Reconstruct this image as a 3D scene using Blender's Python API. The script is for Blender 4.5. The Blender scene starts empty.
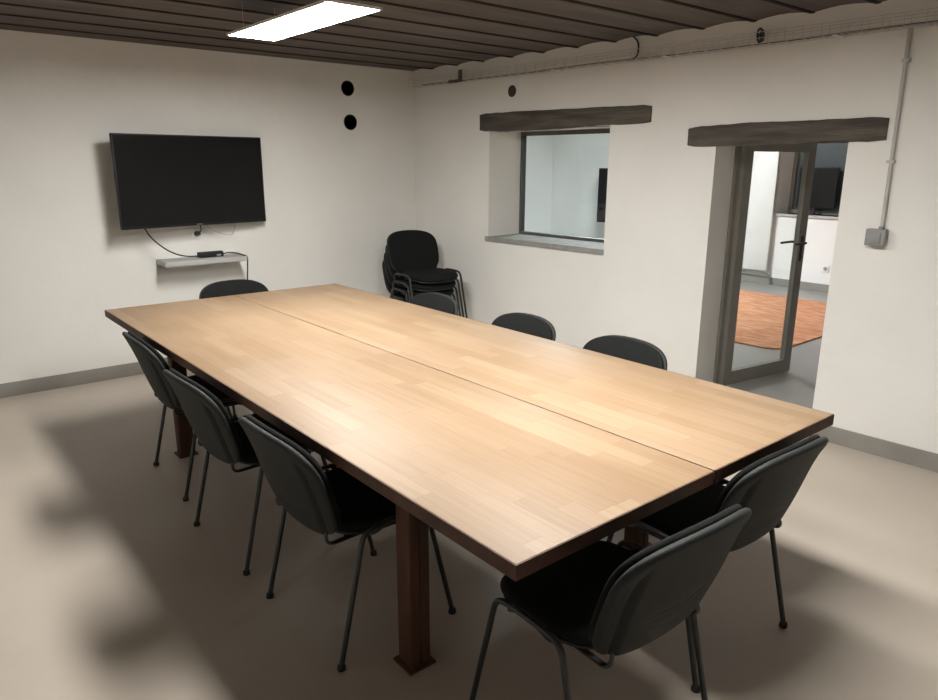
import bpy, bmesh, math, random
from mathutils import Vector, Matrix
random.seed(7)
PI = math.pi
C = bpy.context.scene.collection
SC = bpy.context.scene

# ------------------------------------------------------------------ helpers
def mesh_from(name, bm, m, parent=None, smooth=True, angle=40):
    bmesh.ops.recalc_face_normals(bm, faces=bm.faces)
    me = bpy.data.meshes.new(name)
    bm.to_mesh(me); bm.free()
    if m is not None: me.materials.append(m)
    for p in me.polygons: p.use_smooth = smooth
    if smooth:
        try: me.set_sharp_from_angle(angle=math.radians(angle))
        except Exception: pass
    o = bpy.data.objects.new(name, me)
    C.objects.link(o)
    if parent is not None: o.parent = parent
    return o

def tag(o, label=None, cat=None, group=None, kind=None):
    if label: o['label'] = label
    if cat: o['category'] = cat
    if group: o['group'] = group
    if kind: o['kind'] = kind
    return o

def thing(name, label, cat, loc=(0, 0, 0), rz=0, group=None):
    o = bpy.data.objects.new(name, None)
    o.empty_display_size = 0.1
    C.objects.link(o); o.location = loc; o.rotation_euler = (0, 0, rz)
    return tag(o, label, cat, group)

def structure(o): o['kind'] = 'structure'; return o

def copy_tree(o, parent=None):
    c = o.copy(); C.objects.link(c)
    if parent is not None: c.parent = parent
    for ch in list(o.children): copy_tree(ch, c)
    return c

def box(bm, lo, hi, M=None, bev=0.0, seg=2):
    tmp = bmesh.new()
    bmesh.ops.create_cube(tmp, size=1)
    for v in tmp.verts:
        v.co = Vector([(lo[i] + hi[i]) / 2 + v.co[i] * (hi[i] - lo[i]) for i in range(3)])
    if bev > 0:
        bmesh.ops.bevel(tmp, geom=list(tmp.edges), offset=bev, segments=seg, affect='EDGES', profile=0.5)
    if M is not None: bmesh.ops.transform(tmp, matrix=M, verts=list(tmp.verts))
    join(bm, tmp)

def join(bm, tmp):
    vm = {v: bm.verts.new(v.co) for v in tmp.verts}
    for f in tmp.faces:
        try: bm.faces.new([vm[v] for v in f.verts])
        except ValueError: pass
    tmp.free()

def fillet(pts, r, n=6):
    pts = [Vector(p) for p in pts]
    out = [pts[0]]
    for a, b, c in zip(pts, pts[1:], pts[2:]):
        rr = min(r, (a - b).length * .48, (c - b).length * .48)
        p = b + (a - b).normalized() * rr; q = b + (c - b).normalized() * rr
        for i in range(n + 1):
            t = i / n
            out.append(p * (1 - t) ** 2 + b * 2 * t * (1 - t) + q * t * t)
    out.append(pts[-1])
    return out

def smoothpath(pts, n=8):
    P = [Vector(p) for p in pts]; P = [2 * P[0] - P[1]] + P + [2 * P[-1] - P[-2]]
    out = []
    for i in range(1, len(P) - 2):
        a, b, c, d = P[i - 1:i + 3]
        for k in range(n):
            t = k / n
            out.append(.5 * (2 * b + (c - a) * t + (2 * a - 5 * b + 4 * c - d) * t * t + (3 * b - a - 3 * c + d) * t ** 3))
    out.append(P[-2])
    return out

def tube(bm, pts, r, seg=10, r2=None, ref=None):
    """round (or oval, r2 along ref) tube with closed ends"""
    pts = [Vector(p) for p in pts]
    rings = []; prev = None
    for i, p in enumerate(pts):
        t = (pts[min(i + 1, len(pts) - 1)] - pts[max(i - 1, 0)]).normalized()
        if ref is not None: nrm = Vector(ref)
        else: nrm = prev if prev is not None else (Vector((0, 0, 1)) if abs(t.z) < .9 else Vector((1, 0, 0)))
        nrm = (nrm - t * nrm.dot(t)).normalized(); prev = nrm
        bn = t.cross(nrm)
        a, b = r, (r2 or r)
        rings.append([bm.verts.new(p + nrm * b * math.cos(2 * PI * k / seg) + bn * a * math.sin(2 * PI * k / seg)) for k in range(seg)])
    for A, B in zip(rings, rings[1:]):
        for k in range(seg):
            bm.faces.new((A[k], A[(k + 1) % seg], B[(k + 1) % seg], B[k]))
    bm.faces.new(rings[0][::-1]); bm.faces.new(rings[-1])

def prism(bm, quad, vecs):
    """extrude polygon quad (list of 3D) to list vecs polygon (same count)"""
    A = [bm.verts.new(p) for p in quad]; B = [bm.verts.new(p) for p in vecs]
    n = len(A)
    bm.faces.new(A); bm.faces.new(B[::-1])
    for k in range(n): bm.faces.new((A[k], B[k], B[(k + 1) % n], A[(k + 1) % n]))

def lathe(bm, prof, M, seg=24):
    rings = []
    for r, z in prof:
        rings.append([bm.verts.new(M @ Vector((r * math.cos(2 * PI * k / seg), r * math.sin(2 * PI * k / seg), z))) for k in range(seg)])
    for A, B in zip(rings, rings[1:]):
        for k in range(seg): bm.faces.new((A[k], A[(k + 1) % seg], B[(k + 1) % seg], B[k]))
    bm.faces.new(rings[0][::-1]); bm.faces.new(rings[-1])

def pad(bm, w, d, thick, n=3.6, rings=10, seg=64, dome=0.0, edge=0.45, deform=None):
    """upholstery pad lying in local xy: superellipse outline, rounded edge, slightly domed top"""
    def outline(k, s):
        a = 2 * PI * k / seg
        c, sn = math.cos(a), math.sin(a)
        return (math.copysign(abs(c) ** (2 / n), c) * w / 2 * s, math.copysign(abs(sn) ** (2 / n), sn) * d / 2 * s)
    layers = []
    er = thick * edge / (min(w, d) / 2)
    for i in range(1, rings + 1):                       # top from the centre out
        s = (1 - er) * i / rings
        layers.append((s, thick + dome * (1 - (i / rings) ** 2)))
    for j in range(1, 5):
        a = PI / 2 * j / 4
        layers.append((1 - er + er * math.sin(a), thick - thick * edge * (1 - math.cos(a))))
    for j in range(1, 5):
        a = PI / 2 * j / 4
        layers.append((1 - er + er * math.cos(a), thick * edge * (1 - math.sin(a)) if edge <= .5 else 0))
    for i in range(3, 0, -1): layers.append(((1 - er) * i / 4, 0.0))
    D = deform or (lambda p: p)
    vr = []
    for s, z in layers:
        vr.append([bm.verts.new(D(Vector((*outline(k, s), z)))) for k in range(seg)])
    top = bm.verts.new(D(Vector((0, 0, thick + dome)))); bot = bm.verts.new(D(Vector((0, 0, 0))))
    for k in range(seg): bm.faces.new((top, vr[0][k], vr[0][(k + 1) % seg]))
    for A, B in zip(vr, vr[1:]):
        for k in range(seg): bm.faces.new((A[k], B[k], B[(k + 1) % seg], A[(k + 1) % seg]))
    for k in range(seg): bm.faces.new((bot, vr[-1][(k + 1) % seg], vr[-1][k]))

def boolean_cut(o, cutters):
    """cut the openings out of a wall and keep the plain result mesh"""
    tmp = []
    for bm in cutters:
        c = mesh_from('cutter', bm, None, smooth=False)
        tmp.append(c)
        md = o.modifiers.new('cut', 'BOOLEAN'); md.operation = 'DIFFERENCE'; md.solver = 'EXACT'; md.object = c
    dg = bpy.context.evaluated_depsgraph_get()
    me = bpy.data.meshes.new_from_object(o.evaluated_get(dg))
    o.modifiers.clear(); o.data = me
    for c in tmp:
        m = c.data; bpy.data.objects.remove(c); bpy.data.meshes.remove(m)

# ------------------------------------------------------------------ materials
class NT:
    def __init__(s, name):
        s.m = bpy.data.materials.new(name); s.m.use_nodes = True
        s.t = s.m.node_tree; s.N = s.t.nodes; s.L = s.t.links
        s.b = s.N['Principled BSDF']
    def n(s, typ, **kw):
        x = s.N.new(typ)
        for k, v in kw.items():
            if k in x.inputs: x.inputs[k].default_value = v
            else: setattr(x, k, v)
        return x
    def l(s, a, b): s.L.new(a, b)
    def set(s, **kw):
        for k, v in kw.items(): s.b.inputs[k.replace('_', ' ')].default_value = v
    def math(s, op, a, b=None):
        x = s.N.new('ShaderNodeMath'); x.operation = op
        for i, v in enumerate((a, b)):
            if v is None: continue
            if isinstance(v, (int, float)): x.inputs[i].default_value = v
            else: s.l(v, x.inputs[i])
        return x.outputs[0]
    def ramp(s, fac, stops):
        r = s.N.new('ShaderNodeValToRGB'); e = r.color_ramp.elements
        while len(e) < len(stops): e.new(.5)
        for el, (p, c) in zip(e, stops): el.position = p; el.color = (*c, 1)
        s.l(fac, r.inputs[0]); return r.outputs[0]
    def bump(s, h, strength, dist=.01):
        b = s.N.new('ShaderNodeBump'); b.inputs['Strength'].default_value = strength; b.inputs['Distance'].default_value = dist
        s.l(h, b.inputs['Height']); s.l(b.outputs[0], s.b.inputs['Normal'])

def coords(t, scale=(1, 1, 1)):
    tc = t.n('ShaderNodeTexCoord'); mp = t.n('ShaderNodeMapping')
    mp.inputs['Scale'].default_value = scale
    t.l(tc.outputs['Object'], mp.inputs['Vector'])
    return mp.outputs[0]

def mat_noise(name, c1, c2, rough=.6, scale=6., bump=0., bscale=60., metal=0., spec=.5, stretch=(1, 1, 1), detail=4, dist=.005, lo=.35, hi=.65):
    t = NT(name); v = coords(t, stretch)
    n = t.n('ShaderNodeTexNoise', Scale=scale, Detail=detail); t.l(v, n.inputs['Vector'])
    t.l(t.ramp(n.outputs['Fac'], [(lo, c1), (hi, c2)]), t.b.inputs['Base Color'])
    t.set(Roughness=rough, Metallic=metal, Specular_IOR_Level=spec)
    if bump:
        n2 = t.n('ShaderNodeTexNoise', Scale=bscale, Detail=3.); t.l(v, n2.inputs['Vector'])
        t.bump(n2.outputs['Fac'], bump, dist)
    return t.m

def emit(name, col, strength):
    t = NT(name); t.set(Base_Color=(.9, .9, .9, 1), Emission_Color=(*col, 1), Emission_Strength=strength, Roughness=.5)
    return t.m

M = {}
M['plaster'] = mat_noise('white_plaster', (.73, .715, .68), (.77, .755, .72), .9, 1.5, .35, 9., spec=.2, dist=.012)
M['plaster_cool'] = mat_noise('white_paint', (.74, .74, .73), (.78, .78, .77), .9, 1.5, .15, 12., spec=.2)
M['floor'] = mat_noise('beige_resin_floor', (.435, .378, .318), (.475, .415, .352), .42, 2.2, .04, 30., spec=.35, lo=.3, hi=.7)
M['baseboard'] = mat_noise('grey_painted_plinth', (.225, .21, .19), (.26, .243, .22), .6, 5., .1, 40.)
M['lintel'] = mat_noise('weathered_dark_timber', (.072, .064, .053), (.125, .111, .094), .85, 7., .8, 26., spec=.2, stretch=(3, .35, 3), dist=.02)
M['frame_grey'] = mat_noise('taupe_grey_lacquer', (.185, .174, .148), (.205, .192, .165), .5, 8.)
M['window_grey'] = mat_noise('dark_grey_window_lacquer', (.085, .085, .078), (.10, .10, .092), .5, 8.)
M['sill'] = mat_noise('grey_stone_sill', (.24, .235, .22), (.30, .295, .275), .7, 14., .2, 40.)
M['steel_rust'] = mat_noise('brown_rusted_steel', (.050, .0205, .011), (.085, .036, .019), .62, 9., .25, 50., metal=.15, spec=.4, stretch=(1, 1, .4))
M['steel_edge'] = mat_noise('dark_brown_steel_edge', (.05, .022, .013), (.085, .040, .024), .6, 9., .2, 50., metal=.1, spec=.35)
M['fabric'] = mat_noise('black_fabric', (.008, .0085, .0082), (.0115, .012, .0117), .92, 220., .5, 420., spec=.15, dist=.001)
M['shell'] = mat_noise('charcoal_plastic', (.0145, .0165, .0158), (.0185, .0205, .0197), .65, 90., .25, 300., spec=.3, dist=.001)
M['pan'] = mat_noise('black_plastic_pan', (.012, .012, .012), (.016, .016, .016), .5, 60.)
M['tube'] = mat_noise('black_lacquered_tube', (.014, .0138, .013), (.019, .0186, .0175), .38, 30., spec=.5)
M['rubber'] = mat_noise('black_rubber', (.010, .010, .010), (.014, .014, .014), .75, 30.)
M['white_plastic'] = mat_noise('white_plastic', (.72, .70, .67), (.76, .74, .71), .4, 10.)
M['grey_plastic'] = mat_noise('mid_grey_plastic', (.23, .23, .23), (.26, .26, .26), .5, 10.)
M['conduit'] = mat_noise('pale_grey_conduit', (.42, .405, .38), (.47, .455, .425), .5, 10.)
M['wire'] = mat_noise('galvanised_wire', (.50, .485, .46), (.58, .56, .535), .5, 30., metal=.1)
M['cable'] = mat_noise('black_cable', (.014, .014, .014), (.02, .02, .02), .5, 30.)
M['shelf'] = mat_noise('pale_grey_shelf', (.40, .395, .38), (.44, .435, .42), .6, 6.)
M['tv_body'] = mat_noise('black_tv_plastic', (.008, .008, .008), (.011, .011, .011), .55, 30., spec=.3)
M['metal'] = mat_noise('brushed_steel', (.45, .44, .42), (.55, .54, .52), .35, 30., metal=.9, stretch=(1, 1, 8))
M['handle'] = mat_noise('dark_bronze_handle', (.03, .028, .025), (.045, .042, .038), .35, 30., metal=.6)
M['duct'] = mat_noise('dark_brown_duct', (.05, .036, .025), (.085, .063, .045), .8, 20., .3, 40.)
M['radiator'] = mat_noise('white_radiator_enamel', (.66, .66, .65), (.70, .70, .69), .4, 4.)
M['floor_grey'] = mat_noise('grey_resin_floor', (.25, .242, .228), (.28, .271, .256), .4, 2.)
M['dark_glass'] = mat_noise('night_window_glass', (.045, .058, .062), (.052, .066, .070), .35, 2., spec=.3)

def mk_screen():
    t = NT('black_tv_screen'); v = coords(t)
    n = t.n('ShaderNodeTexNoise', Scale=2.); t.l(v, n.inputs['Vector'])
    t.l(t.ramp(n.outputs['Fac'], [(.3, (.006, .006, .006)), (.7, (.0075, .0075, .0073))]), t.b.inputs['Base Color'])
    t.set(Roughness=.25, Specular_IOR_Level=.2); return t.m
M['screen'] = mk_screen()

def mk_glass(name, tint):
    t = NT(name); N = t.N; N.remove(t.b)
    out = N['Material Output']
    tr = t.n('ShaderNodeBsdfTransparent'); tr.inputs[0].default_value = (*tint, 1)
    gl = t.n('ShaderNodeBsdfGlossy'); gl.inputs['Roughness'].default_value = .02
    lw = t.n('ShaderNodeLayerWeight'); lw.inputs['Blend'].default_value = .5
    fr = t.math('ADD', t.math('MULTIPLY', t.math('POWER', lw.outputs['Facing'], 5.), .6), .03)
    mx = t.n('ShaderNodeMixShader')
    t.l(fr, mx.inputs[0]); t.l(tr.outputs[0], mx.inputs[1]); t.l(gl.outputs[0], mx.inputs[2])
    t.l(mx.outputs[0], out.inputs[0]); return t.m
M['glass_blue'] = mk_glass('bluish_window_glass', (.945, .992, .995))
M['glass'] = mk_glass('clear_door_glass', (.93, .95, .94))

def mk_wood():
    t = NT('oak_stave_worktop')
    tc = t.n('ShaderNodeTexCoord'); sp = t.n('ShaderNodeSeparateXYZ'); t.l(tc.outputs['Object'], sp.inputs[0])
    X, Y = sp.outputs[0], sp.outputs[1]
    row = t.math('FLOOR', t.math('DIVIDE', X, .064))
    wn = t.n('ShaderNodeTexWhiteNoise', noise_dimensions='1D'); t.l(row, wn.inputs['W'])
    u = t.math('ADD', t.math('DIVIDE', Y, .46), t.math('MULTIPLY', wn.outputs[0], 7.3))
    cell = t.math('FLOOR', u)
    cb = t.n('ShaderNodeCombineXYZ'); t.l(row, cb.inputs[0]); t.l(cell, cb.inputs[1])
    w2 = t.n('ShaderNodeTexWhiteNoise', noise_dimensions='3D'); t.l(cb.outputs[0], w2.inputs['Vector'])
    base = t.ramp(w2.outputs[0], [(0, (.240, .156, .089)), (.35, (.262, .174, .103)), (.7, (.272, .183, .110)), (1., (.305, .214, .135))])
    # grain: long streaks, offset per stave
    mp = t.n('ShaderNodeMapping'); mp.inputs['Scale'].default_value = (60, 2.2, 1)
    ad = t.n('ShaderNodeVectorMath', operation='ADD'); sc = t.n('ShaderNodeVectorMath', operation='SCALE'); sc.inputs['Scale'].default_value = 3.7
    t.l(w2.outputs[1], sc.inputs[0]); t.l(tc.outputs['Object'], ad.inputs[0]); t.l(sc.outputs[0], ad.inputs[1]); t.l(ad.outputs[0], mp.inputs['Vector'])
    n = t.n('ShaderNodeTexNoise', Scale=1., Detail=5., Distortion=.6); t.l(mp.outputs[0], n.inputs['Vector'])
    gr = t.ramp(n.outputs['Fac'], [(.3, (.86, .83, .80)), (.55, (1, 1, 1)), (.75, (1.0, 1.0, 1.0))])
    mul = t.n('ShaderNodeMix', data_type='RGBA', blend_type='MULTIPLY'); mul.inputs['Factor'].default_value = .8
    t.l(base, mul.inputs['A']); t.l(gr, mul.inputs['B'])
    # worn pale patches and small scratches
    n3 = t.n('ShaderNodeTexNoise', Scale=1.6, Detail=3.); t.l(tc.outputs['Object'], n3.inputs['Vector'])
    wear = t.ramp(n3.outputs['Fac'], [(.42, (0, 0, 0)), (.7, (.35, .35, .35))])
    mx = t.n('ShaderNodeMix', data_type='RGBA'); mx.inputs['B'].default_value = (.335, .24, .16, 1)
    t.l(wear, mx.inputs['Factor']); t.l(mul.outputs['Result'], mx.inputs['A'])
    # fine joints between staves
    fx = t.math('FRACT', t.math('DIVIDE', X, .064)); fy = t.math('FRACT', u)
    j = t.math('MAXIMUM', t.math('LESS_THAN', fx, .022), t.math('LESS_THAN', fy, .004))
    mj = t.n('ShaderNodeMix', data_type='RGBA'); mj.inputs['B'].default_value = (.18, .11, .06, 1)
    t.l(t.math('MULTIPLY', j, .45), mj.inputs['Factor']); t.l(mx.outputs['Result'], mj.inputs['A'])
    t.l(mj.outputs['Result'], t.b.inputs['Base Color'])
    t.set(Roughness=.5, Specular_IOR_Level=.35)
    t.bump(n.outputs['Fac'], .06, .002)
    return t.m
M['wood'] = mk_wood()

def mk_ceiling():
    t = NT('brown_ceiling_deck')
    tc = t.n('ShaderNodeTexCoord'); sp = t.n('ShaderNodeSeparateXYZ'); t.l(tc.outputs['Object'], sp.inputs[0])
    row = t.math('FLOOR', t.math('DIVIDE', t.math('SUBTRACT', sp.outputs[1], 1.73), .335))
    wn = t.n('ShaderNodeTexWhiteNoise', noise_dimensions='1D'); t.l(row, wn.inputs['W'])
    base = t.ramp(wn.outputs[0], [(0, (.112, .098, .090)), (1, (.138, .121, .112))])
    mp = t.n('ShaderNodeMapping'); mp.inputs['Scale'].default_value = (.8, 6, 6); t.l(tc.outputs['Object'], mp.inputs['Vector'])
    n = t.n('ShaderNodeTexNoise', Scale=2.5, Detail=6.); t.l(mp.outputs[0], n.inputs['Vector'])
    g = t.ramp(n.outputs['Fac'], [(.3, (.72, .70, .68)), (.7, (1.1, 1.08, 1.06))])
    mul = t.n('ShaderNodeMix', data_type='RGBA', blend_type='MULTIPLY'); mul.inputs['Factor'].default_value = 1.
    t.l(base, mul.inputs['A']); t.l(g, mul.inputs['B']); t.l(mul.outputs['Result'], t.b.inputs['Base Color'])
    t.set(Roughness=.75, Specular_IOR_Level=.25); t.bump(n.outputs['Fac'], .4, .01)
    return t.m
M['deck'] = mk_ceiling()
M['gap_shade'] = mat_noise('painted_gap_shade', (.020, .016, .013), (.034, .027, .023), .85, 8., .3, 30., spec=.1, stretch=(.5, 3, 3))  # near-black colour stands in for shade in the gaps between ceiling boards

def mk_rug():
    t = NT('orange_mottled_carpet'); v = coords(t, (5, 1.6, 1))
    n = t.n('ShaderNodeTexNoise', Scale=3.2, Detail=6., Distortion=.8); t.l(v, n.inputs['Vector'])
    t.l(t.ramp(n.outputs['Fac'], [(.36, (.44, .19, .105)), (.5, (.52, .245, .14)), (.64, (.58, .33, .205))]), t.b.inputs['Base Color'])
    t.set(Roughness=.95, Specular_IOR_Level=.1)
    n2 = t.n('ShaderNodeTexNoise', Scale=200.); t.l(v, n2.inputs['Vector']); t.bump(n2.outputs['Fac'], .5, .004)
    return t.m
M['rug'] = mk_rug()

PANEL = 84.0
M['led'] = emit('lit_led_diffuser', (1.0, .983, .94), PANEL)
M['led_soft'] = emit('soft_lit_led_diffuser', (1.0, .98, .95), 10.0)
M['led_cool'] = emit('cool_lit_led_diffuser', (.95, .99, 1.0), 175.0)

# ------------------------------------------------------------------ the room (metres; camera stands at x=0, y=0)
YW = 5.717                       # the TV wall
W0, WT = 4.1449, -0.0348         # the window wall runs slightly askew: x = W0 + WT*(s-3)
NX, NY = .9994, .0348
def wp(s, dep, z): return Vector((W0 + WT * (s - 3) + NX * dep, s + NY * dep, z))
WROT = Matrix.Rotation(math.atan(-WT), 4, 'Z')          # turns +y along the window wall
def wmat(s, dep, z): return Matrix.Translation(wp(s, dep, z)) @ WROT

WIN = dict(s0=3.43, s1=4.68, z0=.975, z1=1.868)
DOOR = dict(s0=1.80, s1=2.585, z1=1.80)
WTH = .46

# floor of the meeting room and of the room behind the glass
bm = bmesh.new()
prism(bm, [(-1.1, -1.9, 0), (wp(-1.9, .23, 0)), (wp(YW + .1, .23, 0)), (-1.1, YW + .1, 0)],
      [(-1.1, -1.9, -.1), (wp(-1.9, .23, -.1)), (wp(YW + .1, .23, -.1)), (-1.1, YW + .1, -.1)])
structure(mesh_from('floor', bm, M['floor'], smooth=False))
bm = bmesh.new()
prism(bm, [wp(-1.9, .23, 0), (9.7, -1.9, 0), (9.7, 9.2, 0), wp(9.2, .23, 0)],
      [wp(-1.9, .23, -.1), (9.7, -1.9, -.1), (9.7, 9.2, -.1), wp(9.2, .23, -.1)])
structure(mesh_from('floor_next_room', bm, M['floor_grey'], smooth=False))

# window wall with its openings
bm = bmesh.new()
prism(bm, [wp(-1.9, 0, 0), wp(-1.9, WTH, 0), wp(9.2, WTH, 0), wp(9.2, 0, 0)],
      [wp(-1.9, 0, 2.65), wp(-1.9, WTH, 2.65), wp(9.2, WTH, 2.65), wp(9.2, 0, 2.65)])
wall_right = structure(mesh_from('wall_right', bm, M['plaster'], smooth=False))
cut = []
def cutter(face, back):
    b = bmesh.new(); prism(b, face, back); cut.append(b)
def rect(s0, s1, z0, z1, dep): return [wp(s0, dep, z0), wp(s1, dep, z0), wp(s1, dep, z1), wp(s0, dep, z1)]
cutter(rect(WIN['s0'] - .004, WIN['s1'], WIN['z0'], WIN['z1'], -.05), rect(WIN['s0'] + .01, WIN['s1'] + .012, WIN['z0'], WIN['z1'], .6))
cutter(rect(DOOR['s0'], DOOR['s1'] - .006, -.05, DOOR['z1'], -.05), rect(DOOR['s0'] - .03, DOOR['s1'] + .14, -.05, DOOR['z1'], .6))
# pockets for the two timber lintels
LW = [(4.786, 1.862, 2.004), (4.3, 1.858, 2.003), (3.7, 1.868, 1.996), (3.085, 1.869, 1.988)]
LD = [(2.788, 1.712, 1.832), (2.4, 1.714, 1.846), (2.0, 1.722, 1.846), (1.608, 1.726, 1.850)]
def lintel_bm(L, d0, d1, grow=0.):
    b = bmesh.new(); rings = []
    for i, (s, z0, z1) in enumerate(L):
        rings.append([b.verts.new(wp(s, d, z)) for d, z in ((d0, z0), (d0, z1), (d1, z1), (d1, z0))])
    for A, B in zip(rings, rings[1:]):
        for k in range(4): b.faces.new((A[k], A[(k + 1) % 4], B[(k + 1) % 4], B[k]))
    b.faces.new(rings[0][::-1]); b.faces.new(rings[-1])
    return b
# round duct openings
def ydisc(c, r, d0, d1):
    b = bmesh.new(); lathe(b, [(r, d0), (r, d1)], Matrix.Translation(c) @ Matrix.Rotation(-PI / 2, 4, 'X'), 40); return b
def wdisc(s, z, r, d0, d1):
    b = bmesh.new(); lathe(b, [(r, d0), (r, d1)], wmat(s, 0, z) @ Matrix.Rotation(PI / 2, 4, 'Y'), 40); return b
cut.append(wdisc(4.42, 2.161, .045, -.05, .30))
boolean_cut(wall_right, cut)

# TV wall
bm = bmesh.new(); box(bm, (-1.1, YW, 0), (4.25, YW + .35, 2.65))
wall_back = structure(mesh_from('wall_back', bm, M['plaster'], smooth=False))
DUCTS = [(3.349, 2.2265, .064), (3.364, 1.9455, .066)]
boolean_cut(wall_back, [ydisc(Vector((x, YW, z)), r, -.05, .26) for x, z, r in DUCTS])
# the two walls behind and beside the camera
bm = bmesh.new(); box(bm, (-1.3, -1.9, 0), (-1.1, YW + .3, 2.65)); structure(mesh_from('wall_left', bm, M['plaster'], smooth=False))
bm = bmesh.new(); box(bm, (-1.3, -2.1, 0), (wp(-1.9, .4, 0).x, -1.9, 2.65)); structure(mesh_from('wall_front', bm, M['plaster'], smooth=False))

# ceiling of brown boards running along the TV wall, with dark strips painted in for the shade of the gaps
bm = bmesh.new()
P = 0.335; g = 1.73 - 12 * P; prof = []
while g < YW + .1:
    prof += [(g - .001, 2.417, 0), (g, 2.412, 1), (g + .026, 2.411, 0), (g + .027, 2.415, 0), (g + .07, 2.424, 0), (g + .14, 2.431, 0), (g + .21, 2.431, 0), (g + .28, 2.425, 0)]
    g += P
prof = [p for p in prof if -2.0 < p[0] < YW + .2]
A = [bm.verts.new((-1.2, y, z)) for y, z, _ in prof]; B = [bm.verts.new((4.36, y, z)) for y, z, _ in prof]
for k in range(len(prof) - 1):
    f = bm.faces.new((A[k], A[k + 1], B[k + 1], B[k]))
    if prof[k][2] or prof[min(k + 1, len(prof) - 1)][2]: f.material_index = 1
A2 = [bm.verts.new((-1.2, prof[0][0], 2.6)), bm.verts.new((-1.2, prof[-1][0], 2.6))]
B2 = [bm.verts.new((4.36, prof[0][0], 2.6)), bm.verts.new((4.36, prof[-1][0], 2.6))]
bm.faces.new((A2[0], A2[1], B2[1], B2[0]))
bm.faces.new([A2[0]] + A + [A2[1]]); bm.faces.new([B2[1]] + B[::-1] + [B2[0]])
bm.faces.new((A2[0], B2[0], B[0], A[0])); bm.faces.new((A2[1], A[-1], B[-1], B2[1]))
ce = structure(mesh_from('ceiling', bm, M['deck'], smooth=False)); ce.data.materials.append(M['gap_shade'])


# baseboards
bm = bmesh.new(); box(bm, (-1.1, YW - .012, 0), (wp(YW, 0, 0).x, YW, .10), bev=.002); structure(mesh_from('baseboard_back', bm, M['baseboard']))
for nm, s0, s1 in (('baseboard_right', -1.9, DOOR['s0']), ('baseboard_right', DOOR['s1'], YW - .012)):
    bm = bmesh.new()
    prism(bm, [wp(s0, -.012, 0), wp(s1, -.012, 0), wp(s1, 0, 0), wp(s0, 0, 0)], [wp(s0, -.012, .10), wp(s1, -.012, .10), wp(s1, 0, .10), wp(s0, 0, .10)])
    structure(mesh_from(nm, bm, M['baseboard'], smooth=False))

# timber lintels: rough hewn, subdivided and jittered a little
def lintel(L, d0, d1, label, seed):
    rnd = random.Random(seed)
    n = 26; pts = []
    for i in range(n + 1):
        s = L[0][0] + (L[-1][0] - L[0][0]) * i / n
        for a, b_ in zip(L, L[1:]):
            if b_[0] - 1e-6 <= s <= a[0] + 1e-6:
                t = (a[0] - s) / (a[0] - b_[0]); z0 = a[1] + (b_[1] - a[1]) * t; z1 = a[2] + (b_[2] - a[2]) * t
        pts.append((s, z0, z1))
    b = bmesh.new(); rings = []
    for i, (s, z0, z1) in enumerate(pts):
        r = .012; j = lambda k=.0022: rnd.uniform(-k, k)
        e = .008 if i in (0, n) else 0
        sec = [(d0 + r, z0 + e), (d0 + e, z0 + r), (d0 + e, (z0 + z1) / 2), (d0 + e, z1 - r), (d0 + r, z1 - e), (d1, z1 - e), (d1, z0 + e)]
        rings.append([b.verts.new(wp(s, d + j(), z + j())) for d, z in sec])
    m = len(rings[0])
    for A, B in zip(rings, rings[1:]):
        for k in range(m): b.faces.new((A[k], A[(k + 1) % m], B[(k + 1) % m], B[k]))
    b.faces.new(rings[0][::-1]); b.faces.new(rings[-1])
    return tag(mesh_from('timber_lintel', b, M['lintel'], angle=50), label, 'beam', 'dark timber lintels in the white wall')
lintel(LW, -.022, .12, 'rough dark timber lintel above the interior window', 3)
lintel(LD, -.022, .12, 'rough dark timber lintel above the open glass door', 5)

# ------------------------------------------------------------------ interior window
w = structure(thing('window_1', None, None, wp(4.03, .41, WIN['z0'])))
Wi = wmat(4.03, .41, WIN['z0']).inverted()
def child(name, bm, m, parent, Minv, **k):
    bmesh.ops.transform(bm, matrix=Minv, verts=list(bm.verts)); return mesh_from(name, bm, m, parent, **k)
w.rotation_euler = WROT.to_euler()
s0, s1, z0, z1 = WIN['s0'] + .008, WIN['s1'] + .008, WIN['z0'] + .012, WIN['z1']
bm = bmesh.new()
def wbox(bm, s0, s1, d0, d1, z0, z1):
    prism(bm, [wp(s0, d0, z0), wp(s1, d0, z0), wp(s1, d1, z0), wp(s0, d1, z0)], [wp(s0, d0, z1), wp(s1, d0, z1), wp(s1, d1, z1), wp(s0, d1, z1)])
for a in ((s1 - .022, s1, z0, z1), (s0, s0 + .022, z0, z1), (s0 + .022, s1 - .022, z0, z0 + .022), (s0 + .022, s1 - .022, z1 - .035, z1)):
    wbox(bm, a[0], a[1], .385, .435, a[2], a[3])
child('window_frame', bm, M['window_grey'], w, Wi, smooth=False)
bm = bmesh.new(); wbox(bm, s0 + .016, s1 - .016, .407, .413, z0 + .016, z1 - .03)
child('window_glass', bm, M['glass_blue'], w, Wi, smooth=False)
bm = bmesh.new(); wbox(bm, WIN['s0'] - .003, WIN['s1'] + .03, -.012, .40, WIN['z0'] - .028, WIN['z0'] + .012)
child('window_sill', bm, M['sill'], w, Wi, smooth=False)

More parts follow.
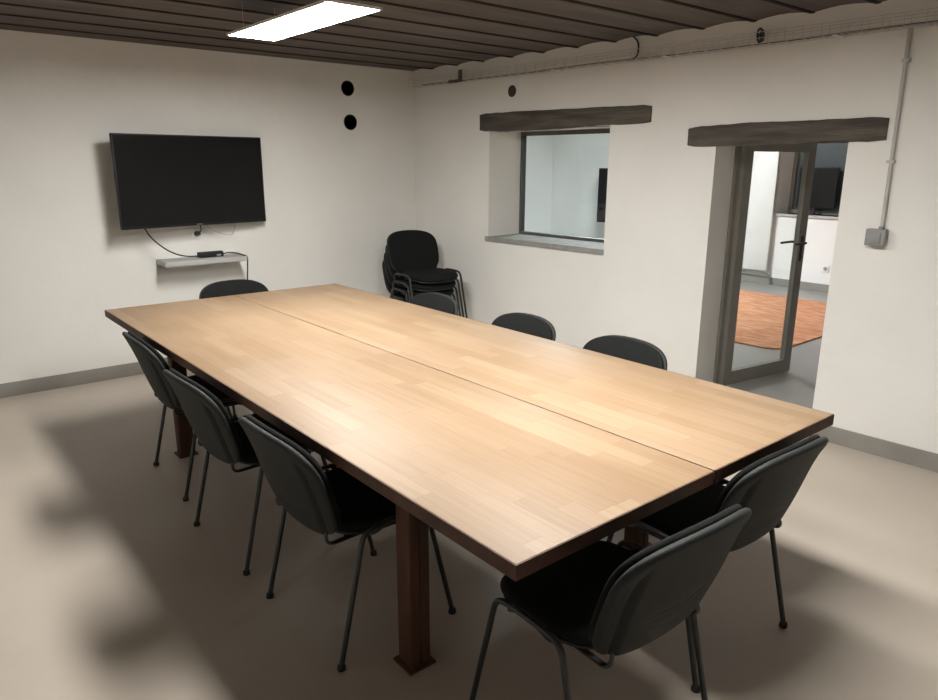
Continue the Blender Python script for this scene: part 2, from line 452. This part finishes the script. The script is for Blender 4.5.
# ------------------------------------------------------------------ glass door, standing open into the next room
d = structure(thing('door_1', None, None, wp(2.64, .42, 0)))
Di = Matrix.Translation(wp(2.64, .42, 0)).inverted()
bm = bmesh.new()
wbox(bm, 2.662, 2.692, .41, .46, 0, 1.80); wbox(bm, 1.775, 1.805, .41, .46, 0, 1.80); wbox(bm, 1.805, 2.662, .41, .46, 1.78, 1.80)
child('door_frame', bm, M['frame_grey'], d, Di, smooth=False)
leafdir = math.atan2(-.11, .79)
LM = Matrix.Translation(Vector((4.650, 2.682, 0))) @ Matrix.Rotation(leafdir, 4, 'Z')
LW_, LH = .795, 1.775
bm = bmesh.new()
st = .085
box(bm, (0, -.02, .012), (st, .02, LH)); box(bm, (LW_ - st, -.02, .012), (LW_, .02, LH))
box(bm, (st, -.02, .012), (LW_ - st, .02, .012 + .10)); box(bm, (st, -.02, LH - .085), (LW_ - st, .02, LH))
bmesh.ops.transform(bm, matrix=LM, verts=list(bm.verts))
leaf = child('door_leaf', bm, M['frame_grey'], d, Di, smooth=False)
bm = bmesh.new(); box(bm, (st - .004, -.004, .105), (LW_ - st + .004, .004, LH - .08)); bmesh.ops.transform(bm, matrix=LM, verts=list(bm.verts))
child('door_glass', bm, M['glass'], leaf, Di, smooth=False)
bm = bmesh.new()
for sd in (-1, 1):
    box(bm, (LW_ - .058, sd * .020 - .004, .89), (LW_ - .028, sd * .020 + .004, 1.08), bev=.003)
    tube(bm, fillet([(LW_ - .043, sd * .02, 1.03), (LW_ - .043, sd * .062, 1.03), (LW_ - .175, sd * .062, 1.027)], .018), .009, 10)
    lathe(bm, [(.008, 0), (.008, .006)], Matrix.Translation((LW_ - .043, sd * .024 - .003, .925)) @ Matrix.Rotation(PI / 2, 4, 'X'), 12)
bmesh.ops.transform(bm, matrix=LM, verts=list(bm.verts))
child('door_handle', bm, M['handle'], leaf, Di)
for zz in (.22, 1.45):
    bm = bmesh.new(); lathe(bm, [(.009, 0), (.009, .09)], LM @ Matrix.Translation((-.006, -.018, zz)), 12)
    child('door_hinge', bm, M['frame_grey'], leaf, Di)

# ------------------------------------------------------------------ next room
XB = 9.35
bm = bmesh.new(); box(bm, (XB, -1.9, 0), (XB + .35, 9.2, 2.75))
wall_far = structure(mesh_from('wall_far', bm, M['plaster_cool'], smooth=False))
b = bmesh.new()
prism(b, [(XB - .05, 3.90, .965), (XB - .05, 4.86, .965), (XB - .05, 4.86, 2.1), (XB - .05, 3.90, 2.1)],
      [(XB + .5, 3.90, .965), (XB + .5, 4.72, .965), (XB + .5, 4.72, 2.1), (XB + .5, 3.90, 2.1)])
boolean_cut(wall_far, [b])
bm = bmesh.new(); box(bm, (4.2, 9.0, 0), (XB, 9.2, 2.75)); structure(mesh_from('wall_far_side', bm, M['plaster_cool'], smooth=False))
bm = bmesh.new(); box(bm, (4.7, -2.1, 0), (XB, -1.9, 2.75)); structure(mesh_from('wall_near_side', bm, M['plaster_cool'], smooth=False))
bm = bmesh.new()
prism(bm, [wp(-2.1, .2, 2.65), (9.7, -2.1, 2.65), (9.7, 9.2, 2.65), wp(9.2, .2, 2.65)], [wp(-2.1, .2, 2.78), (9.7, -2.1, 2.78), (9.7, 9.2, 2.78), wp(9.2, .2, 2.78)])
structure(mesh_from('ceiling_next_room', bm, M['plaster_cool'], smooth=False))
bm = bmesh.new(); box(bm, (XB - .012, -1.9, 0), (XB, 9.0, .10)); structure(mesh_from('baseboard_far', bm, M['baseboard'], smooth=False))
w2 = structure(thing('window_2', None, None, (XB + .26, 4.30, .965)))
bm = bmesh.new(); box(bm, (-.01, -.36, .05), (0, .46, 1.10)); mesh_from('window_glass', bm, M['dark_glass'], w2, smooth=False)
bm = bmesh.new()
for lo, hi in (((-.03, -.40, 0), (.03, -.35, 1.14)), ((-.03, .44, 0), (.03, .49, 1.14)), ((-.03, -.35, 0), (.03, .44, .05)), ((-.03, -.35, 1.08), (.03, .44, 1.14))): box(bm, lo, hi)
mesh_from('window_frame', bm, M['frame_grey'], w2, smooth=False)
bm = bmesh.new(); box(bm, (-.29, -.40, -.03), (.0, .54, .0), bev=.003); mesh_from('window_sill', bm, M['shelf'], w2, smooth=False)
# black screen on that sill
t = thing('monitor', 'black flat screen standing on the window sill of the next room', 'screen', (XB + .12, 4.33, .965))
bm = bmesh.new(); box(bm, (-.02, -.20, .09), (.02, .30, .60), bev=.006); mesh_from('housing', bm, M['tv_body'], t)
bm = bmesh.new(); box(bm, (-.0225, -.19, .10), (-.0195, .29, .59)); mesh_from('screen', bm, M['screen'], t, smooth=False)
bm = bmesh.new(); box(bm, (-.07, -.02, 0), (.07, .16, .012), bev=.004); box(bm, (-.012, .045, .01), (.012, .095, .12)); mesh_from('stand', bm, M['tv_body'], t)
# tall white radiator
t = thing('radiator', 'tall flat white radiator on the far wall of the next room', 'radiator', (XB, 5.16, 0))
bm = bmesh.new(); box(bm, (-.10, -.33, .19), (-.055, .33, 1.85), bev=.01); mesh_from('radiator_panel', bm, M['radiator'], t)
bm = bmesh.new()
for k in range(14): box(bm, (-.055, -.31 + k * .045, .22), (-.02, -.29 + k * .045, 1.82))
mesh_from('convector_fins', bm, M['radiator'], t, smooth=False)
bm = bmesh.new(); tube(bm, [(-.06, -.31, .155), (-.06, .33, .155)], .012); tube(bm, fillet([(-.06, -.31, .155), (-.06, -.36, .155), (-.06, -.36, .0)], .03), .011); mesh_from('pipe', bm, M['grey_plastic'], t)
bm = bmesh.new(); box(bm, (-.02, -.2, .4), (0.0, -.16, 1.7)); box(bm, (-.02, .16, .4), (0.0, .2, 1.7)); mesh_from('wall_bracket', bm, M['radiator'], t, smooth=False)
# socket
def socket(name, label, mat4, s=.08):
    t = thing(name, label, 'socket'); t.matrix_world = mat4      # local x out of the wall
    bm = bmesh.new(); box(bm, (0, -s / 2, -s / 2), (.010, s / 2, s / 2), bev=.003); mesh_from('cover_plate', bm, M['white_plastic'], t)
    bm = bmesh.new(); lathe(bm, [(s * .27, .008), (s * .27, .0115), (s * .22, .0115), (s * .22, .0105)], Matrix.Rotation(PI / 2, 4, 'Y'), 24)
    mesh_from('outlet', bm, M['grey_plastic'], t); return t
socket('wall_socket', 'white wall socket low on the far wall beyond the open door', Matrix.Translation((XB, 4.085, .30)) @ Matrix.Rotation(PI, 4, 'Z'), .09)
# rug
bm = bmesh.new()
def rrect(x0, x1, y0, y1, r, z, n=8):
    out = []
    for cx_, cy_, a0 in ((x1 - r, y1 - r, 0), (x0 + r, y1 - r, 90), (x0 + r, y0 + r, 180), (x1 - r, y0 + r, 270)):
        for i in range(n + 1):
            a = math.radians(a0 + 90 * i / n); out.append((cx_ + r * math.cos(a), cy_ + r * math.sin(a), z))
    return out
prism(bm, rrect(-1.3, 1.3, -1.15, 1.15, .18, 0), rrect(-1.3, 1.3, -1.15, 1.15, .18, .014))
o = tag(mesh_from('rug', bm, M['rug'], smooth=False), 'large orange mottled rug on the grey floor of the next room', 'rug'); o.location = (7.27, 4.08, 0)
# the other room's screen on its far wall, half cut off by the window reveal
t = thing('television', "black television on the next room's wall, seen through the interior window", 'television', (XB - .32, 7.20, 1.11), math.radians(7))
bm = bmesh.new(); box(bm, (-.02, -.75, -.42), (.03, .42, .42), bev=.006); mesh_from('housing', bm, M['tv_body'], t)
bm = bmesh.new(); box(bm, (-.0225, -.74, -.405), (-.0195, .41, .41)); mesh_from('screen', bm, M['screen'], t, smooth=False)
bm = bmesh.new(); box(bm, (.03, -.15, -.12), (.295, .05, .12)); mesh_from('wall_bracket', bm, M['tv_body'], t)

# ------------------------------------------------------------------ light panels
def panel(loc, lx, ly, mat, label, group, drop):
    t = thing('ceiling_light', label, 'ceiling light', loc, 0, group)
    bm = bmesh.new()
    e = .008
    for lo, hi in (((-lx / 2, -ly / 2, 0), (-lx / 2 + e, ly / 2, .012)), ((lx / 2 - e, -ly / 2, 0), (lx / 2, ly / 2, .012)),
                   ((-lx / 2 + e, -ly / 2, 0), (lx / 2 - e, -ly / 2 + e, .012)), ((-lx / 2 + e, ly / 2 - e, 0), (lx / 2 - e, ly / 2, .012))): box(bm, lo, hi)
    box(bm, (-lx / 2 + e, -ly / 2 + e, .007), (lx / 2 - e, ly / 2 - e, .012))
    mesh_from('frame', bm, M['white_plastic'], t, smooth=False)
    bm = bmesh.new(); box(bm, (-lx / 2 + e, -ly / 2 + e, .001), (lx / 2 - e, ly / 2 - e, .006)); mesh_from('diffuser', bm, mat, t, smooth=False)
    for sx in (-1, 1):
        for sy in (-1, 1):
            bm = bmesh.new(); tube(bm, [(sx * (lx / 2 - .05), sy * (ly / 2 - .12), .011), (sx * (lx / 2 - .05), sy * (ly / 2 - .12), drop)], .0006, 6)
            mesh_from('suspension_wire', bm, M['wire'], t)
    return t
panel((1.790, 3.525, 2.275), .285, 1.13, M['led'], 'long lit white light panel hanging under the brown ceiling', None, .15)
panel((1.795, 1.45, 2.275), .29, 1.20, M['led'], 'second lit light panel hanging above the near end of the table', None, .15)
panel((7.0, 3.2, 2.50), .29, 1.20, M['led_soft'], 'lit light panel above the rug in the next room', None, .15)
panel((7.0, 5.6, 2.50), 1.20, .29, M['led_cool'], 'cool lit light panel behind the interior window', None, .15)

# ------------------------------------------------------------------ table
TX0, TX1, TY0, TY1, TH = .965, 2.512, 1.000, 4.571, .75
tx, ty = (TX0 + TX1) / 2, (TY0 + TY1) / 2
tb = thing('meeting_table', 'long oak meeting table with brown steel legs, two boards side by side', 'table', (tx, ty, 0))
hx, hy = (TX1 - TX0) / 2, (TY1 - TY0) / 2
for sgn in (-1, 1):
    xa, xb = (-hx, -.003 + .013) if sgn < 0 else (.003 + .013, hx)
    e = .004
    bm = bmesh.new(); box(bm, (xa + (e if sgn < 0 else 0), -hy + e, TH - .030), (xb - (e if sgn > 0 else 0), hy - e, TH), bev=.0012)
    top = mesh_from('tabletop', bm, M['wood'], tb)
    bm = bmesh.new()
    oa, ob = (TH - .0012, TH - .030) if sgn < 0 else (TH - .030, TH - .0012)
    box(bm, (xa, -hy, TH - .040), (xa + e, hy, oa)); box(bm, (xb - e, -hy, TH - .040), (xb, hy, ob))
    box(bm, (xa + e, -hy, TH - .040), (xb - e, -hy + e, TH - .0012)); box(bm, (xa + e, hy - e, TH - .040), (xb - e, hy, TH - .0012))
    mesh_from('edge_band', bm, M['steel_edge'], top, smooth=False)
LXi, LYi = .185, .666         # leg centres in from the edges
for sx in (-1, 1):
    for sy in (-1, 1):
        cx_, cy_ = sx * (hx - LXi), sy * (hy - LYi)
        bm = bmesh.new(); h = .038
        # welded square column: two channels back to back leave a fine seam on each face
        box(bm, (cx_ - h, cy_ - h, .008), (cx_ - .002, cy_ + h, TH - .0405), bev=.004); box(bm, (cx_ + .002, cy_ - h, .008), (cx_ + h, cy_ + h, TH - .0405), bev=.004)
        box(bm, (cx_ - h + .004, cy_ - h + .004, .008), (cx_ + h - .004, cy_ + h - .004, TH - .042))
        leg = mesh_from('leg', bm, M['steel_rust'], tb)
        bm = bmesh.new(); box(bm, (cx_ - .052, cy_ - .052, 0), (cx_ + .052, cy_ + .052, .008), bev=.001); mesh_from('base_plate', bm, M['steel_rust'], leg)
bm = bmesh.new()
for sx in (-1, 1): box(bm, (sx * (hx - LXi) - .03, -(hy - LYi) + .038, TH - .085), (sx * (hx - LXi) + .03, (hy - LYi) - .038, TH - .041), bev=.002)
for sy in (-1, 1): box(bm, (-(hx - LXi) + .038, sy * (hy - LYi) - .03, TH - .085), ((hx - LXi) - .038, sy * (hy - LYi) + .03, TH - .041), bev=.002)
mesh_from('underframe', bm, M['steel_rust'], tb)

# ------------------------------------------------------------------ chairs
BZ, BH, BW = .618, .372, .508            # backrest centre height, height, width
LEAN = math.radians(16.5)
def back_point(p):
    """pad coordinates (x across, y up the back, z towards the sitter) -> chair space"""
    x, v, f = p
    u = v / (BH / 2)
    v -= .024 * max(0, u) ** 2 * (x / (BW / 2)) ** 2                                    # arched top edge
    x = x * (1 - .10 * max(0, -u) ** 2 - .02 * max(0, u) ** 2)
    y = -.272 - v * math.tan(LEAN) - .016 * max(0, u) ** 2 + .010 * max(0, -u) ** 2      # S-curve of the back
    y += .55 * x * x                                                                      # wraps round the sitter
    return Vector((x, y + f * math.cos(LEAN), BZ + v + f * math.sin(LEAN)))
def shell_point(p):
    x, v, f = p                       # f grows backwards here
    u = v / (BH / 2); q = abs(x) / (BW / 2)
    q /= (1 - .02 * max(0, u))
    fade = 1 / (1 + math.exp((u - .55) * 12)) / (1 + math.exp((-.93 - u) * 30))
    depth = f - f * .62 * math.exp(-((q - .755) / .040) ** 2) * fade        # a crease down each flank
    depth -= f * .25 * fade / (1 + math.exp(-(q - .79) * 60))
    if f > .012:                                           # three curved grooves low on the shell
        for k in range(3):
            c = -.30 - .13 * k + .35 * (q * .8) ** 2
            depth -= .0022 * math.exp(-((u - c) / .022) ** 2) * (1 if q < .42 else 0)
    return back_point((x, v, -depth))
def seat_point(p):
    x, y, z = p
    v = y / .215
    z2 = z + .428 - .020 * max(0, v) ** 3 - .010 * (1 - (x / .23) ** 2) * (z > .02) + .006 * max(0, -v) ** 2
    return Vector((x, y + .02, z2))
def make_chair(label, group):
    t = thing('visitor_chair', label, 'chair', (0, 0, 0), 0, group)
    bm = bmesh.new(); pad(bm, .448, .43, .044, n=3.4, dome=.006, deform=seat_point); mesh_from('seat', bm, M['fabric'], t)
    bm = bmesh.new(); pad(bm, .435, .41, .012, n=3.4, deform=lambda p: seat_point(p) - Vector((0, 0, .011))); mesh_from('seat_pan', bm, M['pan'], t)
    bm = bmesh.new(); pad(bm, BW - .014, BH - .014, .021, n=4.2, rings=10, dome=.006, deform=back_point); mesh_from('backrest', bm, M['fabric'], t)
    bm = bmesh.new(); pad(bm, BW, BH, .024, n=4.2, rings=44, seg=120, edge=.5, deform=shell_point); mesh_from('back_shell', bm, M['shell'], t, angle=60)
    for sx in (-1, 1):
        for sy in (-1, 1):
            foot = Vector((sx * .262, sy * .234, .012)); bend = Vector((sx * .254, sy * .126, .458)); mid = Vector((sx * .254, sy * .045, .464))
            bm = bmesh.new(); tube(bm, fillet([foot, bend, mid], .05, 8), .0090, 12); leg = mesh_from('leg', bm, M['tube'], t)
            bm = bmesh.new(); lathe(bm, [(.011, 0), (.0145, .002), (.0145, .009), (.0125, .018), (.0100, .020)], Matrix.Translation((foot.x, foot.y, 0)), 14); mesh_from('foot_cap', bm, M['rubber'], leg)
        bm = bmesh.new(); tube(bm, [(sx * .254, -.047, .464), (sx * .254, .047, .464)], .0090, 12); mesh_from('side_rail', bm, M['tube'], t)
        bm = bmesh.new()
        tube(bm, fillet([(sx * .175, .10, .414), (sx * .180, -.10, .414), (sx * .180, -.225, .412), back_point((sx * .165, -.145, .006)), back_point((sx * .165, -.06, .004)), back_point((sx * .165, .02, .004))], .05, 8), .010, 10, .006, ref=(0, 1, 1))
        mesh_from('back_bracket', bm, M['tube'], t)
    bm = bmesh.new()
    for y in (-.075, .095):
        tube(bm, fillet([(-.254, y * .45, .464), (-.236, y, .430), (-.20, y, .413), (.20, y, .413), (.236, y, .430), (.254, y * .45, .464)], .02, 4), .008, 10)
    mesh_from('seat_frame', bm, M['tube'], t)
    return t

G1, G2, G3 = 'chairs along the left side of the table', 'chairs along the window side of the table', 'chairs at the near end of the table'
FACE = dict(px=-PI / 2, nx=PI / 2, py=0, ny=PI)
seats = [   # x, y, turn, label, group
    (1.170, 2.050, FACE['px'] + .02, 'black padded chair beside the near steel leg, first on the left side', G1),
    (1.150, 2.782, FACE['px'] + .03, 'black padded chair in the middle of the left side, between two others', G1),
    (1.195, 3.575, FACE['px'] - .03, 'black padded chair on the left side nearest the television wall', G1),
    (1.394, 1.125, FACE['py'] - .04, 'black padded chair at the near table end, close to the corner and steel leg', G3),
    (2.025, 1.220, FACE['py'] - .03, 'black padded chair at the near table end, on the window side of the seam', G3),
    (2.350, 2.035, FACE['nx'] - .02, 'black padded chair on the window side nearest the glass door', G2),
    (2.350, 2.725, FACE['nx'] - .02, 'black padded chair in the middle of the window side, below the window', G2),
    (2.350, 3.545, FACE['nx'] - .02, 'black padded chair on the window side in front of the stacked chairs', G2),
    (1.855, 4.535, FACE['ny'], 'black padded chair at the far end of the table under the wall shelf', None),
]
proto = None
for x, y, rz, lab, grp in seats:
    if proto is None: c = proto = make_chair(lab, grp)
    else: c = copy_tree(proto)
    c.location = (x, y, 0); c.rotation_euler = (0, 0, rz); c['label'] = lab
    if grp: c['group'] = grp
    elif 'group' in c: del c['group']
    if 'close to the corner' in lab:
        bm = bmesh.new(); prism(bm, [(-.10, .155, .411), (-.10, .195, .411), (-.10, .195, .360), (-.10, .175, .345), (-.10, .155, .360)], [(-.099, .155, .411), (-.099, .195, .411), (-.099, .195, .360), (-.099, .175, .345), (-.099, .155, .360)])
        tg = mesh_from('care_tag', bm, M['white_plastic'], c, smooth=False); tg['label'] = 'small white tag under the seat'
STACK = ['bottom', 'second from bottom', 'third from bottom', 'topmost']
for k in range(4):
    c = copy_tree(proto)
    c.location = (3.655 - .003 * k, 5.07 - .033 * k, .072 * k); c.rotation_euler = (0, 0, PI - .09)
    c['label'] = ['lowest black chair of the stack in the corner', 'second lowest black chair of the stack in the corner',
                  'black chair just under the topmost one of the corner stack', 'topmost black chair of the stack in the corner'][k]
    c['group'] = 'stacked black chairs in the corner'

# ------------------------------------------------------------------ television, shelf and cables on the far wall
a = Vector((1.3327, 5.467, 0)); b_ = Vector((2.478, 5.617, 0)); mid = (a + b_) / 2; yaw = math.atan2(b_.y - a.y, b_.x - a.x); tw = (b_ - a).length
tv = thing('television', 'large black flat television turned out on the white wall above the shelf', 'television', (mid.x, mid.y, 1.463), yaw)
th = .330
bm = bmesh.new(); box(bm, (-tw / 2, 0, -th), (tw / 2, .028, th), bev=.004); box(bm, (-.40, .026, -.27), (.40, .060, .12), bev=.012); mesh_from('housing', bm, M['tv_body'], tv)
bm = bmesh.new(); box(bm, (-tw / 2 + .010, -.0015, -th + .020), (tw / 2 - .010, .002, th - .010)); mesh_from('screen', bm, M['screen'], tv, smooth=False)
bm = bmesh.new(); box(bm, (-.022, -.003, -th + .006), (.022, 0.001, -th + .014)); mesh_from('emblem', bm, M['grey_plastic'], tv, smooth=False)
Ti = (Matrix.Translation((mid.x, mid.y, 1.463)) @ Matrix.Rotation(yaw, 4, 'Z')).inverted()
bm = bmesh.new()
box(bm, (1.86, YW - .02, 1.30), (2.02, YW - .001, 1.60), bev=.003)
tube(bm, [(1.93, YW - .015, 1.47), (2.06, YW - .10, 1.47), (1.93, YW - .125, 1.47)], .016, 10)
child('wall_arm', bm, M['tv_body'], tv, Ti)
SHX0, SHX1, SHZ = 1.612, 2.240, .878
bm = bmesh.new(); box(bm, (0, -.23, -.038), (SHX1 - SHX0, 0, 0), bev=.003)
sh = tag(mesh_from('wall_shelf', bm, M['shelf']), 'pale grey floating shelf on the wall below the television', 'shelf'); sh.location = (SHX0, YW, SHZ)
ad = thing('power_adapter', 'slim black power brick lying on the wall shelf', 'power adapter', (1.992, YW - .105, SHZ), .05)
bm = bmesh.new(); box(bm, (-.095, -.026, 0), (.100, .030, .042), bev=.006); mesh_from('body', bm, M['tv_body'], ad)
bm = bmesh.new(); box(bm, (.04, -.0305, .008), (.075, -.0295, .022)); mesh_from('rating_label', bm, M['grey_plastic'], ad, smooth=False)
bm = bmesh.new(); tube(bm, smoothpath([(1.505, 5.545, 1.135), (1.536, 5.54, 1.075), (1.585, 5.54, 1.018), (1.65, 5.54, .963), (1.72, 5.55, .925), (1.80, 5.57, .902), (1.90, 5.61, .893)]), .0055, 8)
tag(mesh_from('power_cable', bm, M['cable']), 'black cable sagging from the television down to the shelf', 'cable')
bm = bmesh.new(); tube(bm, smoothpath([(2.087, 5.617, .894), (2.14, 5.61, .902), (2.19, 5.58, .897), (2.225, 5.53, .884), (2.2445, 5.50, .868), (2.2475, 5.51, .80), (2.247, 5.53, .70), (2.245, 5.56, .5), (2.245, 5.62, .30), (2.24, 5.66, .10), (2.24, 5.645, .012), (2.30, 5.63, .0056), (2.45, 5.64, .0056)]), .0055, 8)
tag(mesh_from('power_cable', bm, M['cable']), 'black cable running from the shelf end down the wall', 'cable')
s_ = socket('wall_socket', 'white wall socket just under the television with a black plug', Matrix.Translation((1.935, YW, 1.055)) @ Matrix.Rotation(-PI / 2, 4, 'Z'), .085)
pg = thing('power_plug', 'small black plug in the socket under the television', 'plug', (1.935, YW - .0115, 1.062))
bm = bmesh.new(); box(bm, (-.02, -.035, -.016), (.02, 0, .014), bev=.006); mesh_from('body', bm, M['cable'], pg)
bm = bmesh.new(); tube(bm, smoothpath([(.012, -.03, .0), (.02, -.045, .03), (.018, -.04, .075), (.015, -.03, .15)]), .004, 8); mesh_from('cord', bm, M['cable'], pg)
bm = bmesh.new(); tube(bm, smoothpath([(1.975, 5.575, 1.145), (2.0, 5.60, 1.10), (2.09, 5.645, 1.06), (2.178, 5.65, 1.035), (2.20, 5.63, 1.06), (2.215, 5.605, 1.145)]), .0028, 8)
tag(mesh_from('aerial_cable', bm, M['grey_plastic']), 'thin loose grey cable looping below the television', 'cable')

# dark duct tubes in the round wall openings
def ductpipe(M4, r, label):
    bm = bmesh.new()
    lathe(bm, [(r + .002, -.002), (r + .002, .12), (.001, .12), (.001, .115), (r - .004, .115), (r - .004, -.002)], M4, 36)
    return tag(mesh_from('duct_opening', bm, M['duct']), label, 'duct')
for (x, z, r), lab in zip(DUCTS, ('round dark duct opening in the television wall, the upper one', 'round dark duct opening in the television wall, the lower one')):
    ductpipe(Matrix.Translation((x, YW, z)) @ Matrix.Rotation(-PI / 2, 4, 'X'), r - .002, lab)
ductpipe(wmat(4.42, 0, 2.161) @ Matrix.Rotation(PI / 2, 4, 'Y'), .043, 'small round dark duct opening above the window lintel')

# ------------------------------------------------------------------ wire cable tray, conduit, switch box
tr = thing('cable_tray', 'wire mesh cable tray along the top of the window wall', 'cable tray', (0, 0, 0))
bm = bmesh.new(); S0, S1 = -1.85, 5.66
zb = lambda s: 2.272
sec = [(-.012, .062), (-.012, .0), (-.060, .0), (-.108, .0), (-.108, .030), (-.108, .062)]
for dd, zz in sec: tube(bm, [wp(S0, dd, 2.272 + zz), wp(S1, dd, 2.272 + zz)], .0018, 6)
s = S0 + .02
while s < S1:
    tube(bm, fillet([wp(s, -.012, 2.334), wp(s, -.012, 2.272), wp(s, -.108, 2.272), wp(s, -.108, 2.334)], .012, 3), .0017, 6); s += .1
mesh_from('wire_basket', bm, M['wire'], tr)
for s in (5.0, 3.9, 2.95, 1.9, .8):
    bm = bmesh.new(); wbox(bm, s - .012, s + .012, -.115, 0, 2.264, 2.2692); wbox(bm, s - .012, s + .012, -.005, 0, 2.2692, 2.33)
    mesh_from('support_bracket', bm, M['white_plastic'], tr, smooth=False)
bm = bmesh.new(); tube(bm, smoothpath([wp(s, -.05 + .02 * math.sin(s * 3.1), 2.272 + .0075) for s in [S0 + .1 + k * .25 for k in range(30)]], 3), .005, 8)
tag(mesh_from('data_cable', bm, M['cable']), 'thin dark cable lying along the wire tray', 'cable')
bm = bmesh.new()
pts = [wp(2.335 + (.006 + .012 * (a / 19.4)) * math.cos(a), -.06 + .018 * math.sin(a / 3), 2.322 + (.022 + .018 * (a / 19.4)) * math.sin(a)) for a in [k * PI / 12 for k in range(74)]]
tube(bm, pts, .0065, 8)
tag(mesh_from('cable_coil', bm, M['cable']), 'small coil of black cable tied in the tray above the door', 'cable')
bm = bmesh.new(); wbox(bm, 4.90, 4.94, -.122, -.112, 2.275, 2.355); wbox(bm, 4.90, 5.07, -.122, -.112, 2.258, 2.283)
tag(mesh_from('angle_bracket', bm, M['window_grey'], smooth=False), 'dark angle bracket on the tray near the room corner', 'bracket')
bm = bmesh.new(); tube(bm, smoothpath([wp(3.25, -.03, 2.425), wp(3.20, -.05, 2.39), wp(3.175, -.07, 2.345), wp(3.19, -.06, 2.30), wp(3.23, -.05, 2.283)]), .006, 8)
tag(mesh_from('drop_cable', bm, M['cable']), 'short dark cable curving from the ceiling into the tray', 'cable')
cd = thing('conduit_pipe', 'thin grey conduit running down the white wall from the tray', 'conduit', wp(1.565, -.012, 1.27))
Ci = Matrix.Translation(wp(1.565, -.012, 1.27)).inverted()
bm = bmesh.new(); tube(bm, [wp(1.560, -.012, 1.270), wp(1.569, -.012, 2.272)], .0105, 12); child('pipe', bm, M['conduit'], cd, Ci)
for zz in (1.62, 2.12):
    bm = bmesh.new(); wbox(bm, 1.546, 1.584, -.025, 0, zz - .008, zz + .008); child('clip', bm, M['conduit'], cd, Ci, smooth=False)
sb = thing('switch_box', 'grey surface mounted switch box at the foot of the conduit', 'switch', wp(1.577, 0, 1.222))
sb.rotation_euler = WROT.to_euler()
bm = bmesh.new(); box(bm, (-.052, -.050, -.043), (0, .050, .047), bev=.006); mesh_from('housing', bm, M['grey_plastic'], sb)
bm = bmesh.new(); box(bm, (-.058, -.030, -.030), (-.050, .030, .032), bev=.003); mesh_from('rocker', bm, M['grey_plastic'], sb)
bm = bmesh.new(); lathe(bm, [(.014, .045), (.014, .060)], Matrix.Translation((-.014, -.015, 0)), 14); mesh_from('gland', bm, M['grey_plastic'], sb)

# ------------------------------------------------------------------ camera, world, view
yaw, pitch, roll, H = .6915, .2587, .0043, 1.6069
F = Vector((math.sin(yaw) * math.cos(pitch), math.cos(yaw) * math.cos(pitch), -math.sin(pitch)))
Rt = Vector((math.cos(yaw), -math.sin(yaw), 0)); U = Rt.cross(F)
R2 = Rt * math.cos(roll) + U * math.sin(roll); U2 = -Rt * math.sin(roll) + U * math.cos(roll)
cam = bpy.data.objects.new('camera', bpy.data.cameras.new('camera')); C.objects.link(cam)
cam.data.sensor_fit = 'HORIZONTAL'; cam.data.sensor_width = 36; cam.data.lens = 708.48 * 36 / 938
cam.data.clip_start = .02
cam.matrix_world = Matrix(((R2.x, U2.x, -F.x, 0), (R2.y, U2.y, -F.y, 0), (R2.z, U2.z, -F.z, H), (0, 0, 0, 1)))
SC.camera = cam
wd = bpy.data.worlds.new('night'); SC.world = wd; wd.use_nodes = True
wd.node_tree.nodes['Background'].inputs[0].default_value = (.01, .012, .016, 1); wd.node_tree.nodes['Background'].inputs[1].default_value = .2
SC.view_settings.view_transform = 'Standard'; SC.view_settings.look = 'None'; SC.view_settings.gamma = 1; SC.view_settings.use_curve_mapping = False
SC.view_settings.exposure = 0.0
SC.cycles.max_bounces = 12; SC.cycles.diffuse_bounces = 8; SC.cycles.transparent_max_bounces = 12
SC.cycles.use_denoising = True
